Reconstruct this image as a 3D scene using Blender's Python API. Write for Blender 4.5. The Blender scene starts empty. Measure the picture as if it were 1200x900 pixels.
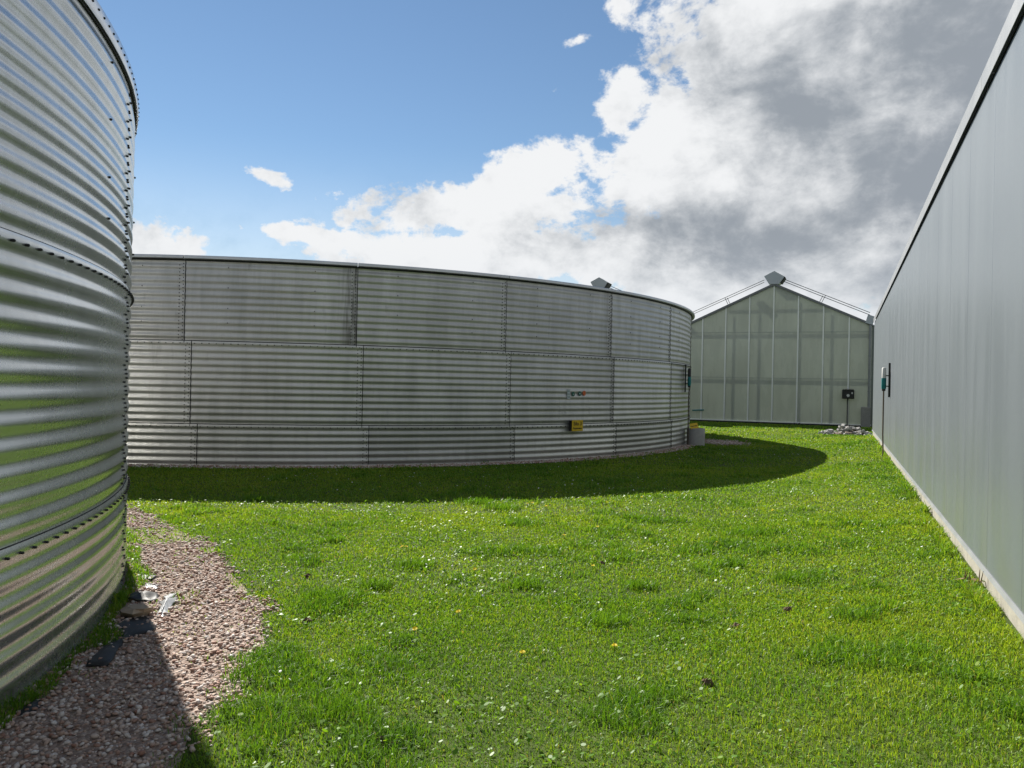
import bpy, math, random
import numpy as np
from mathutils import Vector, Matrix
R_ = math.radians
random.seed(7); rng = np.random.default_rng(11)
scene = bpy.context.scene
C = scene.collection

# ------------------------------------------------------------------ camera
H = 1.5                                   # eye height
ROLL, PITCH = R_(1.177), R_(0.054)
cam_d = bpy.data.cameras.new('camera'); cam = bpy.data.objects.new('camera', cam_d); C.objects.link(cam)
cam_d.sensor_width = 36.0; cam_d.lens = 36.0 * 915 / 1200
cam_d.clip_start = 0.05; cam_d.clip_end = 5000
cam.matrix_world = Matrix.Translation((0, 0, H)) @ Matrix.Rotation(math.pi/2 + PITCH, 4, 'X') @ Matrix.Rotation(ROLL, 4, 'Z')
scene.camera = cam

# ------------------------------------------------------------------ light, exposure
SUN_ELEV, SUN_AZ = R_(39.0), R_(30.7)     # azimuth measured from +Y towards -X
sun_dir = Vector((-math.sin(SUN_AZ)*math.cos(SUN_ELEV), math.cos(SUN_AZ)*math.cos(SUN_ELEV), math.sin(SUN_ELEV)))
sl = bpy.data.lights.new('sun', 'SUN'); sl.energy = 4.6; sl.angle = R_(0.53); sl.color = (1.0, 0.95, 0.87)
sun = bpy.data.objects.new('sun', sl); C.objects.link(sun)
sun.rotation_euler = (-sun_dir).to_track_quat('-Z', 'Y').to_euler(); sun.location = sun_dir * 60
scene.view_settings.view_transform = 'Standard'; scene.view_settings.look = 'None'
scene.view_settings.gamma = 1.0; scene.view_settings.use_curve_mapping = False
scene.view_settings.exposure = 1.12
scene.cycles.use_denoising = True
scene.cycles.max_bounces = 8; scene.cycles.diffuse_bounces = 3; scene.cycles.glossy_bounces = 4
scene.cycles.transparent_max_bounces = 8; scene.cycles.caustics_reflective = False; scene.cycles.caustics_refractive = False
scene.cycles.sample_clamp_indirect = 6

# ------------------------------------------------------------------ node helpers
class N:
    """arithmetic on shader sockets"""
    def __init__(s, nt, sock): s.nt, s.k = nt, sock
    def _m(s, op, *a, clamp=False):
        n = s.nt.nodes.new('ShaderNodeMath'); n.operation = op; n.use_clamp = clamp
        for i, v in enumerate((s,) + a):
            if isinstance(v, N): s.nt.links.new(v.k, n.inputs[i])
            else: n.inputs[i].default_value = v
        return N(s.nt, n.outputs[0])
    def __add__(s, o): return s._m('ADD', o)
    def __sub__(s, o): return s._m('SUBTRACT', o)
    def __mul__(s, o): return s._m('MULTIPLY', o)
    def __truediv__(s, o): return s._m('DIVIDE', o)
    __radd__ = __add__; __rmul__ = __mul__
    def rsub(s, c): return (s * -1.0) + c
    def max(s, o): return s._m('MAXIMUM', o)
    def min(s, o): return s._m('MINIMUM', o)
    def smax(s, o, k): return s._m('SMOOTH_MAX', o, k)
    def abs(s): return s._m('ABSOLUTE')
    def pow(s, o): return s._m('POWER', o)
    def sin(s): return s._m('SINE')
    def sqrt(s): return s._m('SQRT')
    def step(s, a, b, lo=0.0, hi=1.0, mode='SMOOTHSTEP'):
        n = s.nt.nodes.new('ShaderNodeMapRange'); n.interpolation_type = mode; n.clamp = True if mode == 'LINEAR' else n.clamp
        s.nt.links.new(s.k, n.inputs[0])
        for i, v in enumerate((a, b, lo, hi)): n.inputs[i+1].default_value = v
        return N(s.nt, n.outputs[0])
def combine(nt, x, y, z):
    n = nt.nodes.new('ShaderNodeCombineXYZ')
    for i, v in enumerate((x, y, z)):
        if isinstance(v, N): nt.links.new(v.k, n.inputs[i])
        else: n.inputs[i].default_value = v
    return N(nt, n.outputs[0])
def separate(nt, v):
    n = nt.nodes.new('ShaderNodeSeparateXYZ'); nt.links.new(v.k, n.inputs[0])
    return [N(nt, o) for o in n.outputs]
def noise(nt, vec, scale, detail=6, rough=0.55, lac=2.0, w=None, dist=0.0):
    n = nt.nodes.new('ShaderNodeTexNoise')
    if w is not None:
        n.noise_dimensions = '4D'
        if isinstance(w, N): nt.links.new(w.k, n.inputs['W'])
        else: n.inputs['W'].default_value = w
    if vec is not None: nt.links.new(vec.k, n.inputs['Vector'])
    n.inputs['Scale'].default_value = scale; n.inputs['Detail'].default_value = detail
    n.inputs['Roughness'].default_value = rough; n.inputs['Lacunarity'].default_value = lac; n.inputs['Distortion'].default_value = dist
    return N(nt, n.outputs[0])
def voro(nt, vec, scale, feature='F1', out='Distance', smooth=None):
    n = nt.nodes.new('ShaderNodeTexVoronoi'); n.feature = feature
    nt.links.new(vec.k, n.inputs['Vector']); n.inputs['Scale'].default_value = scale
    if smooth is not None: n.inputs['Smoothness'].default_value = smooth
    return N(nt, n.outputs[out])
def vmath(nt, op, a, b=None):
    n = nt.nodes.new('ShaderNodeVectorMath'); n.operation = op
    for i, v in enumerate((a, b)):
        if v is None: continue
        if isinstance(v, N): nt.links.new(v.k, n.inputs[i])
        else: n.inputs[i].default_value = v
    return N(nt, n.outputs[0])
def mixc(nt, fac, a, b):
    n = nt.nodes.new('ShaderNodeMix'); n.data_type = 'RGBA'
    for i, v in ((0, fac), (6, a), (7, b)):
        if isinstance(v, N): nt.links.new(v.k, n.inputs[i])
        elif i == 0: n.inputs[0].default_value = v
        else: n.inputs[i].default_value = (*v, 1) if len(v) == 3 else v
    return N(nt, n.outputs[2])
def texco(nt, which='Object'):
    return N(nt, nt.nodes.new('ShaderNodeTexCoord').outputs[which])
def objrand(nt):
    return N(nt, nt.nodes.new('ShaderNodeObjectInfo').outputs['Random'])
def attr(nt, name, out='Fac'):
    n = nt.nodes.new('ShaderNodeAttribute'); n.attribute_name = name
    return N(nt, n.outputs[out])
def bump(nt, h, strength=0.3, dist=0.01):
    n = nt.nodes.new('ShaderNodeBump'); n.inputs['Strength'].default_value = strength; n.inputs['Distance'].default_value = dist
    nt.links.new(h.k, n.inputs['Height']); return N(nt, n.outputs[0])
def material(name, color=(.5, .5, .5), rough=0.6, metal=0.0, spec=0.5, build=None):
    m = bpy.data.materials.new(name); m.use_nodes = True; nt = m.node_tree
    b = nt.nodes['Principled BSDF']
    b.inputs['Base Color'].default_value = (*color, 1); b.inputs['Roughness'].default_value = rough
    b.inputs['Metallic'].default_value = metal; b.inputs['Specular IOR Level'].default_value = spec
    def put(key, v):
        if isinstance(v, N): nt.links.new(v.k, b.inputs[key])
        else: b.inputs[key].default_value = v
    if build: build(nt, b, put)
    return m
def speckled(name, c0, c1, scale=20, rough=0.7, metal=0.0, bumpy=0.2, spec=0.4, stretch=(1, 1, 1)):
    def f(nt, b, put):
        v = vmath(nt, 'MULTIPLY', texco(nt), stretch); r = objrand(nt)
        n = noise(nt, v, scale, 8, 0.6, w=r*50)
        big = noise(nt, v, scale*0.13, 3, 0.5, w=r*31)
        put('Base Color', mixc(nt, (n*0.65 + big*0.5 - 0.1).step(0.25, 0.75), c0, c1))
        put('Roughness', n.step(0.2, 0.8, rough-0.1, rough+0.1))
        if bumpy: put('Normal', bump(nt, n, bumpy, 0.004))
    return material(name, c0, rough, metal, spec, f)

# ------------------------------------------------------------------ sky
def sky_angles(px, py):
    x, y = px-600, py-450; c, s = math.cos(ROLL), math.sin(ROLL)
    u, v = (x*c + y*s)/915, (-x*s + y*c - 0.86)/915
    return math.atan(u), math.atan2(-v, math.hypot(1, u))
world = bpy.data.worlds.new('World'); scene.world = world; world.use_nodes = True
world.cycles.sampling_method = 'MANUAL'; world.cycles.sample_map_resolution = 512
nt = world.node_tree; nt.nodes.clear()
sky = nt.nodes.new('ShaderNodeTexSky'); sky.sky_type = 'NISHITA'; sky.sun_disc = False
sky.sun_elevation = SUN_ELEV; sky.sun_rotation = -SUN_AZ; sky.altitude = 20
sky.air_density = 1.0; sky.dust_density = 0.0; sky.ozone_density = 2.0
SKY_STRENGTH = 0.058
CLOUD_W, CLOUD_G, CLOUD_H = (7.1, 7.2, 7.3), (2.5, 2.78, 3.12), (5.7, 6.1, 6.6)
D = texco(nt, 'Generated')
dx, dy, dz = separate(nt, D)
az = dx._m('ARCTAN2', dy); el = dz._m('ARCSINE')
P = vmath(nt, 'MULTIPLY', D, (1.5, 1.5, 2.1))
warp = noise(nt, P, 3.0, 2, 0.5)
Pw = vmath(nt, 'ADD', P, combine(nt, (warp-0.5)*0.07, (warp-0.5)*-0.05, (warp-0.5)*0.08))
big_n = noise(nt, Pw, 1.3, 1, 0.5)
mid_n = noise(nt, Pw, 5.2, 9, 0.62)
fine_n = noise(nt, Pw, 24.0, 4, 0.66)
bil = (noise(nt, Pw, 11.0, 2, 0.55) - 0.5).abs()*2.0                    # billows: creases between rounded heads
def ell(px, py, wx, wy, rot=0.0, amp=1.0):
    """soft elliptical cloud body, centre and half sizes given as view angles; 1 in the middle, 0 on the rim, below outside"""
    a0, e0 = sky_angles(px, py); sx, sy = wx/915, wy/915
    ca, sa = math.cos(R_(rot)), math.sin(R_(rot))
    p = az*(ca/sx) + el*(sa/sx) + (-(a0*ca + e0*sa)/sx); q = el*(ca/sy) + az*(-sa/sy) + ((a0*sa - e0*ca)/sy)
    return (p*p + q*q).sqrt().rsub(amp)
def union(lst, kk):
    r = None
    for b_ in lst: r = ell(*b_) if r is None else r.smax(ell(*b_), kk)
    return r
body = union([(1060, 150, 320, 260, 12), (880, 300, 330, 80, 0), (885, 70, 100, 110, 30), (815, 190, 100, 90, -20),
              (625, 200, 90, 46, 25, .85), (545, 246, 180, 38, 6, .85), (735, 120, 62, 44, 50, .7), (610, 300, 240, 36, 0), (370, 277, 110, 15, -3, .6),
              (160, 290, 70, 36, 0, .9), (312, 206, 44, 20, -15, .33), (680, 44, 50, 16, 12, .45), (727, 8, 46, 30, 0, .5)], 0.10).max(-1.2)
clear = ell(300, 0, 600, 330, 0).step(-0.35, 0.25)                # the wide blue gap
out = dy.step(0.66, 0.30)                                         # beyond the frame the broken deck goes on by chance alone
layer = ((big_n - 0.46)*3.0 - clear*2.0)*out + out*1.0 - 1.0
dens = body.smax(layer, 0.10) + (mid_n-0.5)*2.1 + (fine_n-0.5)*0.9 + (bil-0.35)*-0.45
alpha = dens.step(0.0, 0.30).max(el.step(0.30, 0.03, 0.0, 0.62))
# light on the cloud: density a little way towards the sun, against density here
mid_s = noise(nt, vmath(nt, 'ADD', Pw, (sun_dir.x*0.07, 0.0, 0.075)), 5.2, 6, 0.60)
thick = union([(950, 125, 120, 40, -24), (1060, 190, 130, 62, -24), (895, 284, 145, 36, 0), (1140, 60, 110, 130, 0), (1100, 320, 60, 30, 0)], 0.12).max(-1.0)
thick = thick.smax((big_n-0.54)*2.6*out + out*1.0 - 1.0, 0.15)
shade = (thick*1.0 + (mid_s-0.5)*1.2 + (mid_s-mid_n)*2.7 + (fine_n-0.5)*0.75 + (bil-0.3)*-0.45).step(-1.02, 1.0)
lit = mixc(nt, shade, CLOUD_W, CLOUD_G)
lit = mixc(nt, el.step(0.20, 0.02, 0.0, 0.5), lit, CLOUD_H)
skyc = vmath(nt, 'MULTIPLY', N(nt, sky.outputs[0]), (0.74, 0.79, 0.80))
mixed = mixc(nt, alpha, skyc, lit)
bg = nt.nodes.new('ShaderNodeBackground'); bg.inputs['Strength'].default_value = SKY_STRENGTH
nt.links.new(mixed.k, bg.inputs[0])
wo = nt.nodes.new('ShaderNodeOutputWorld'); nt.links.new(bg.outputs[0], wo.inputs[0])

# ------------------------------------------------------------------ mesh helpers
class MB:
    def __init__(s): s.v, s.f, s.mi = [], [], []
    def add(s, vs, fs, mi=0):
        o = len(s.v); s.v += [tuple(p) for p in vs]; s.f += [[i+o for i in f] for f in fs]; s.mi += [mi]*len(fs); return s
    def box(s, a, b, mi=0, M=None, bev=0.0):
        (x0, y0, z0), (x1, y1, z1) = a, b
        if bev:
            e = bev; vs = []; 
            for z, i in ((z0, e), (z0+e, 0), (z1-e, 0), (z1, e)):
                vs += [(x0+i+e*(i == 0), y0+i, z), (x1-i-e*(i == 0), y0+i, z), (x1-i, y0+i+e*(i == 0), z), (x1-i, y1-i-e*(i == 0), z),
                       (x1-i-e*(i == 0), y1-i, z), (x0+i+e*(i == 0), y1-i, z), (x0+i, y1-i-e*(i == 0), z), (x0+i, y0+i+e*(i == 0), z)]
            fs = [list(range(7, -1, -1)), list(range(24, 32))]
            for r in range(3):
                for j in range(8): fs.append([r*8+j, r*8+(j+1) % 8, r*8+8+(j+1) % 8, r*8+8+j])
        else:
            vs = [(x0,y0,z0),(x1,y0,z0),(x1,y1,z0),(x0,y1,z0),(x0,y0,z1),(x1,y0,z1),(x1,y1,z1),(x0,y1,z1)]
            fs = [[3,2,1,0],[4,5,6,7],[0,1,5,4],[1,2,6,5],[2,3,7,6],[3,0,4,7]]
        if M is not None: vs = [tuple(M @ Vector(p)) for p in vs]
        return s.add(vs, fs, mi)
    def tube(s, pts, r, n=8, mi=0, cap=True):
        pts = [Vector(p) for p in pts]; rs = r if isinstance(r, (list, tuple)) else [r]*len(pts)
        vs, fs = [], []; up = None
        for i, p in enumerate(pts):
            t = (pts[min(i+1, len(pts)-1)] - pts[max(i-1, 0)]).normalized()
            a = t.orthogonal().normalized() if up is None else (up - t*up.dot(t)).normalized()
            up = a; b = t.cross(a)
            for j in range(n):
                q = 2*math.pi*j/n; vs.append(p + (a*math.cos(q) + b*math.sin(q))*rs[i])
        for i in range(len(pts)-1):
            for j in range(n): fs.append([i*n+j, i*n+(j+1) % n, (i+1)*n+(j+1) % n, (i+1)*n+j])
        if cap: fs += [list(range(n-1, -1, -1)), [(len(pts)-1)*n+j for j in range(n)]]
        return s.add(vs, fs, mi)
    def prism(s, poly, y0, y1, mi=0):
        """polygon in x,z extruded along y"""
        n = len(poly); vs = [(x, y0, z) for x, z in poly] + [(x, y1, z) for x, z in poly]
        fs = [list(range(n)), list(range(2*n-1, n-1, -1))] + [[j, j+n, (j+1) % n + n, (j+1) % n] for j in range(n)]
        return s.add(vs, fs, mi)
    def lathe(s, prof, n=32, mi=0, a0=0.0, a1=2*math.pi, closed=True):
        full = abs(a1-a0-2*math.pi) < 1e-6; m = n if full else n+1; L = len(prof); vs, fs = [], []
        for j in range(m):
            a = a0 + (a1-a0)*j/n
            for r, z in prof: vs.append((r*math.cos(a), r*math.sin(a), z))
        for j in range(n):
            j2 = (j+1) % m
            for i in range(L if closed else L-1): fs.append([j*L+i, j2*L+i, j2*L+(i+1) % L, j*L+(i+1) % L])
        if not full and closed: fs += [list(range(L-1, -1, -1)), [(m-1)*L+i for i in range(L)]]
        return s.add(vs, fs, mi)
    def mesh(s, name, mats, smooth=False, angle=None):
        me = bpy.data.meshes.new(name); me.from_pydata(s.v, [], s.f)
        for m in (mats if isinstance(mats, (list, tuple)) else [mats]): me.materials.append(m)
        me.polygons.foreach_set('material_index', s.mi)
        if smooth:
            me.polygons.foreach_set('use_smooth', [True]*len(s.f))
            if angle: me.set_sharp_from_angle(angle=R_(angle))
        me.update(); return me
    def build(s, name, mats, parent=None, smooth=False, angle=None, loc=None):
        return link(name, s.mesh(name, mats, smooth, angle), parent, loc)
def link(name, data, parent=None, loc=None, rz=0.0):
    o = bpy.data.objects.new(name, data); C.objects.link(o); o.parent = parent
    if loc is not None: o.location = loc
    if rz: o.rotation_euler = (0, 0, rz)
    return o
def tag(o, label=None, cat=None, group=None, kind=None):
    for k_, v_ in (('label', label), ('category', cat), ('group', group), ('kind', kind)):
        if v_: o[k_] = v_
    return o
def big_mesh(name, co, faces_idx, face_sizes, mat, attrs={}, smooth=False, parent=None):
    """numpy mesh: co (n,3), flat corner indices, face sizes"""
    me = bpy.data.meshes.new(name); me.vertices.add(len(co)); me.vertices.foreach_set('co', co.astype(np.float32).ravel())
    me.loops.add(len(faces_idx)); me.loops.foreach_set('vertex_index', faces_idx.astype(np.int32))
    st = np.concatenate([[0], np.cumsum(face_sizes)[:-1]]).astype(np.int32)
    me.polygons.add(len(face_sizes)); me.polygons.foreach_set('loop_start', st)
    try: me.polygons.foreach_set('loop_total', face_sizes.astype(np.int32))
    except Exception: pass
    if smooth: me.polygons.foreach_set('use_smooth', np.ones(len(face_sizes), bool))
    for k_, a in attrs.items():
        at = me.attributes.new(k_, 'FLOAT', 'POINT'); at.data.foreach_set('value', a.astype(np.float32))
    me.materials.append(mat); me.update(calc_edges=True)
    return link(name, me, parent)

# ------------------------------------------------------------------ places
T2, T2R = Vector((-6.12, 24.75, 0)), 11.47          # the far tank
T1, T1R = Vector((-9.675, 2.78, 0)), 7.46           # the near tank
TH = 0.3992                                         # heading of the warehouse wall
def wall_xy(al, s): return Vector((al*math.sin(TH) + s*math.cos(TH), al*math.cos(TH) - s*math.sin(TH), 0))
WALL_S, WALL_END = 0.942, 27.6
GRAVEL = [(-4.9, 9.3), (-4.23, 8.75), (-3.85, 8.45), (-3.5, 8.0), (-3.14, 7.54), (-2.64, 6.99), (-2.18, 6.08), (-1.88, 5.6), (-1.57, 4.99), (-1.35, 4.36), (-1.26, 3.86),
          (-1.34, 3.55), (-1.33, 3.29), (-1.22, 2.9), (-1.15, 2.0), (-1.3, 0.0), (-1.9, -3.0), (-4.5, -6.0), (-9, -4.4), (-9.6, 2.8)]
def sstep(t): t = np.clip(t, 0, 1); return t*t*(3-2*t)
def gz(x, y):
    """the lawn banks up a little against the warehouse plinth"""
    al = np.asarray(x)*math.sin(TH) + np.asarray(y)*math.cos(TH); s_ = np.asarray(x)*math.cos(TH) - np.asarray(y)*math.sin(TH)
    return 0.15*sstep((s_+1.4)/(WALL_S+1.35))*sstep((30.5-al)/5.5)*sstep((al+12)/6)
def in_poly(x, y, poly):
    c = np.zeros(x.shape, bool); n = len(poly)
    for i in range(n):
        (x0, y0), (x1, y1) = poly[i], poly[i-1]
        c ^= ((y0 > y) != (y1 > y)) & (x < (x1-x0)*(y-y0)/((y1-y0) or 1e-9) + x0)
    return c
def gxy(px, py):
    x, y = px-600, py-450; c, s = math.cos(ROLL), math.sin(ROLL); u, v = x*c + y*s, -x*s + y*c - 0.86
    d_ = 915*H/v; return u*d_/915, d_
_t = rng.random((256, 256))
def vnoise(x, y, sc, ox=0.0):
    x, y = x*sc + ox, y*sc + ox*1.7; xi, yi = np.floor(x).astype(int), np.floor(y).astype(int); fx, fy = x-xi, y-yi
    fx, fy = fx*fx*(3-2*fx), fy*fy*(3-2*fy); g = lambda a, b: _t[a % 256, b % 256]
    return (g(xi, yi)*(1-fx) + g(xi+1, yi)*fx)*(1-fy) + (g(xi, yi+1)*(1-fx) + g(xi+1, yi+1)*fx)*fy

# ------------------------------------------------------------------ ground
def f_soil(nt, b, put):
    v = texco(nt)
    n = noise(nt, v, 6.0, 8, 0.65); m = noise(nt, v, 45.0, 4, 0.6); l = noise(nt, v, 0.35, 3, 0.5)
    g = mixc(nt, n.step(0.3, 0.7), (0.034, 0.056, 0.010), (0.060, 0.088, 0.014))
    g = mixc(nt, m.step(0.55, 0.75)*0.6, g, (0.080, 0.085, 0.026))
    put('Base Color', mixc(nt, l.step(0.35, 0.65)*0.4, g, (0.070, 0.095, 0.016)))
    put('Normal', bump(nt, m, 0.6, 0.02))
M_soil = material('mossy_turf', rough=0.95, spec=0.2, build=f_soil)
mb = MB()
ss = [-1500, -60, -12, -3, -1.4] + [-1.4 + 2.3*i/12 for i in range(1, 13)] + [1.6, 6, 60, 1500]
aa = [-1500, -60, -14] + list(range(-12, 25, 2)) + [25 + 0.5*i for i in range(12)] + [33, 40, 120, 1500]
vs = []
for a_ in aa:
    for s_ in ss: p_ = wall_xy(a_, s_); vs.append((p_.x, p_.y, float(gz(p_.x, p_.y))))
m_ = len(ss); mb.add(vs, [[i*m_+j, i*m_+j+1, (i+1)*m_+j+1, (i+1)*m_+j] for i in range(len(aa)-1) for j in range(m_-1)])
tag(mb.build('ground', M_soil, smooth=True), kind='structure')
def f_gb(nt, b, put):
    v = texco(nt); c = voro(nt, v, 42.0, 'F1', 'Color'); d = voro(nt, v, 42.0)
    h = separate(nt, c)[0]
    put('Base Color', mixc(nt, h, (0.20, 0.14, 0.11), (0.36, 0.29, 0.245)))
    put('Normal', bump(nt, d.rsub(1.0), 0.9, 0.02))
M_gravel_bed = material('packed_gravel', rough=0.9, spec=0.2, build=f_gb)
mb = MB()
circ = [(T1.x + (T1R-0.05)*math.cos(R_(a)), T1.y + (T1R-0.05)*math.sin(R_(a))) for a in range(-50, 61, 5)]
outer = [p for p in GRAVEL if p[0] > -4.95 and p[1] > -6.5][:18]
pl = [(x, y, 0.004) for x, y in outer[::-1]] + [(x, y, 0.004) for x, y in circ[::-1]]
mb.add(pl, [list(range(len(pl)))])
tag(mb.build('gravel_path', M_gravel_bed), kind='structure')
mb = MB(); mb.lathe([(T2R-0.1, 0.004), (T2R+0.32, 0.004)], 160, closed=False)
tag(mb.build('gravel_margin', M_gravel_bed, loc=(T2.x, T2.y, 0)), kind='structure')

# ------------------------------------------------------------------ corrugated tanks
def galvanised(name, base, dark, rough, metal, grime, stain=0.0, dent=0.16):
    def f(nt, b, put):
        o = texco(nt); r = objrand(nt); x, y, z = separate(nt, o)
        ang = y._m('ARCTAN2', x)
        st = combine(nt, ang*60.0, z*0.55, r*40.0)
        streak = noise(nt, st, 1.0, 6, 0.65)
        wide = noise(nt, combine(nt, ang*9.0, z*1.1, r*17.0), 1.0, 4, 0.6)
        spang = voro(nt, vmath(nt, 'MULTIPLY', o, (1, 1, 1)), 55.0, 'F1', 'Color'); sp = separate(nt, spang)[0]
        t = (streak*0.6 + wide*0.55 + (r-0.5)*0.34 - 0.08)
        col = mixc(nt, t.step(0.30, 0.72), dark, base)
        col = mixc(nt, sp.step(0, 1, 0, 0.04), col, (0.75, 0.77, 0.78))
        dirt = (streak*0.75 + noise(nt, o, 3.2, 6, 0.65, w=r*9)*0.45).step(0.66, 0.92)*grime
        col = mixc(nt, dirt, col, (0.10, 0.092, 0.075))
        if stain:
            edge = ang.abs().step(0.034, 0.004)                          # brown run-off along the lapped joint
            runs = noise(nt, combine(nt, ang*170.0, z*0.8, 3.0), 1.0, 5, 0.6)
            col = mixc(nt, (edge*runs.step(0.36, 0.62)*z.step(2.05, 2.6, 0.65, 1.0)*stain), col, (0.050, 0.040, 0.028))
            dirt = dirt.max(edge*(0.6*stain))
        put('Base Color', col)
        put('Roughness', (sp*0.03 + dirt*0.35 + wide*0.14 + (rough-0.10)))
        put('Metallic', dirt.step(0, 1, metal, metal*0.45))
        put('Normal', bump(nt, noise(nt, o, 7.0, 3, 0.5, w=r*5), dent, 0.012))
    return material(name, base, rough, metal, 0.5, f)
M_gal_near = galvanised('galvanised_bright', (0.66, 0.675, 0.67), (0.52, 0.53, 0.525), 0.28, 0.82, 0.34, dent=0.05)
M_gal_far = galvanised('galvanised_weathered', (0.55, 0.535, 0.505), (0.38, 0.370, 0.345), 0.45, 0.75, 0.55)
M_gal_stain = galvanised('galvanised_stained', (0.55, 0.535, 0.505), (0.38, 0.370, 0.345), 0.45, 0.75, 0.7, stain=0.85)
M_gal_faint = galvanised('galvanised_faint_stain', (0.55, 0.535, 0.505), (0.38, 0.370, 0.345), 0.45, 0.75, 0.8, stain=0.40)
M_bolt = speckled('bolt_plastic_black', (0.012, 0.012, 0.013), (0.022, 0.022, 0.022), 60, 0.45, bumpy=0)
M_shade_line = speckled('shade_line_black', (0.012, 0.012, 0.012), (0.02, 0.02, 0.02), 30, 0.7, bumpy=0)  # black for the painted shade lines at laps and rim
M_rim = speckled('rim_aluminium', (0.46, 0.46, 0.46), (0.62, 0.62, 0.62), 8, 0.42, metal=0.55, bumpy=0.05)
M_band = speckled('top_band_galvanised', (0.50, 0.52, 0.54), (0.62, 0.64, 0.66), 9, 0.22, metal=1.0, bumpy=0.04)
M_cover = speckled('tank_cover_fabric', (0.02, 0.02, 0.02), (0.035, 0.035, 0.035), 5, 0.8)
Z2, Z1, ZT = 0.715, 2.132, 3.50
PITCH_C, AMP = (Z1-Z2)/12, 0.0070
PHASE = math.pi/2
def prof(z): return AMP*np.cos(2*np.pi*(z-Z2)/PITCH_C + PHASE)
def tank(name, Cn, R, n, first, shift, mat, label, cat_group, near, label_stain=None):
    root = link(name, None, loc=Cn); tag(root, label, 'water tank', cat_group)
    dA = 2*math.pi/n; seg = 22 if near else 12
    courses = [(ZT-0.0, Z1, first), (Z1, Z2, first+shift), (Z2, -0.13, first+2*shift)]
    bolts_c, bolts_n = [], []
    def bolt(a, z, r):
        sl = -(-AMP*2*math.pi/PITCH_C*math.sin(2*math.pi*(z-Z2)/PITCH_C+PHASE))
        nrm = Vector((math.cos(a), math.sin(a), sl*0.35)).normalized()
        bolts_c.append(Vector((r*math.cos(a), r*math.sin(a), z))); bolts_n.append(nrm)
    for ci, (zt, zb, a_r) in enumerate(courses):
        ztop = zt + (0.0 if ci == 0 else 0.006)
        zs = np.linspace(zb-0.03 if ci < 2 else zb, ztop, int(round((zt-zb)/PITCH_C*9))+1)
        us = np.linspace(-dA-0.03*(10/R), 0, seg+1)       # right hand (lapping) edge at angle 0
        mbp = MB(); nz = len(zs); vs = []
        for u in us:
            lap = 0.0035*(u/dA) + 0.0035
            for z in zs:
                r = R + prof(z) + lap + 0.0035*(z-zb)/(zt-zb) - 0.001
                vs.append((r*math.cos(u), r*math.sin(u), z))
        fs = [[i*nz+j, (i+1)*nz+j, (i+1)*nz+j+1, i*nz+j+1] for i in range(seg) for j in range(nz-1)]
        mbp.add(vs, fs, 0)
        sw = (0.0016 if near else 0.013)/R; vs = []              # black strip painting the shadow gap along the right edge
        for u, dr in ((0.0, 0.001), (sw*0.5, 0.001 if near else 0.004), (sw, -0.006)):
            for z in zs: r = R + prof(z) + 0.008 + dr; vs.append((r*math.cos(u), r*math.sin(u), z))
        if not near: mbp.add(vs, [[i*nz+j, (i+1)*nz+j, (i+1)*nz+j+1, i*nz+j+1] for i in range(2) for j in range(nz-1)], 1)
        if ci > 0:                                              # and along the lapped top edge
            vs = []; hh = 0.006 if near else 0.011
            for u in us:
                for z, dr in ((ztop, 0.002), (ztop+hh*0.5, 0.004), (ztop+hh, -0.008)):
                    r = R + prof(ztop) + (0.002 if near else 0.010) + dr*(0.6 if near else 1.0); vs.append((r*math.cos(u), r*math.sin(u), z))
            mbp.add(vs, [[i*3+j, (i+1)*3+j, (i+1)*3+j+1, i*3+j+1] for i in range(seg) for j in range(2)], 1)
        me = mbp.mesh('wall_sheet', [mat, M_shade_line], True, 60)
        for k_ in range(n):
            o = link('wall_sheet', me, root, rz=a_r + k_*dA)
            o.rotation_euler = (0, 0, a_r + k_*dA)
            if label_stain and ci == 0 and k_ == label_stain:
                o.material_slots[0].link = 'OBJECT'; o.material_slots[0].material = M_gal_stain
                o['label'] = 'galvanised sheet with brown run-off stains down its joint'
            if label_stain and ci < 2 and k_ == label_stain + 2:
                o.material_slots[0].link = 'OBJECT'; o.material_slots[0].material = M_gal_faint
            a = a_r + k_*dA                                    # bolts of the upright joint
            nb = int(round((zt-max(zb, 0))/(PITCH_C/2)))
            for i in range(nb):
                for c_ in range(2):
                    z = zt - 0.02 - PITCH_C/4 - i*PITCH_C/2 - (PITCH_C/4 if c_ else 0)
                    if z > max(zb, 0.02)+0.01: bolt(a - (0.028 + 0.062*c_)/R, z, R + prof(z) + 0.009)
            if ci > 0:
                nbh = 24
                for i in range(nbh): bolt(a - dA*(i+0.5)/nbh, zt-0.036, R + prof(zt-0.036) + 0.0125)
            else:
                for fr in (0.25, 0.75):
                    for z in (3.40, 3.055, 2.705, 2.455): bolt(a - dA*fr, z, R + prof(z) + 0.006)
                if near:
                    for i in range(28): bolt(a - dA*(i+0.5)/28, ZT+0.052, R + 0.028)
    # top ring in one length per sheet
    if near: pr = [(R-0.02, ZT-0.004), (R+0.026, ZT-0.004), (R+0.030, ZT+0.004), (R+0.030, ZT+0.088), (R+0.022, ZT+0.094), (R-0.02, ZT+0.094)]
    else: pr = [(R-0.02, ZT+0.022), (R+0.085, ZT+0.022), (R+0.095, ZT+0.030), (R+0.095, ZT+0.066), (R+0.080, ZT+0.082), (R-0.02, ZT+0.088)]
    mbr = MB(); mbr.lathe(pr, 14, a0=-dA+0.0006, a1=-0.0006)
    me = mbr.mesh('rim_section', M_band if near else M_rim, True, 35)
    for k_ in range(n): link('rim_section', me, root, rz=first + k_*dA + 0.5/R*0)
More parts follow.
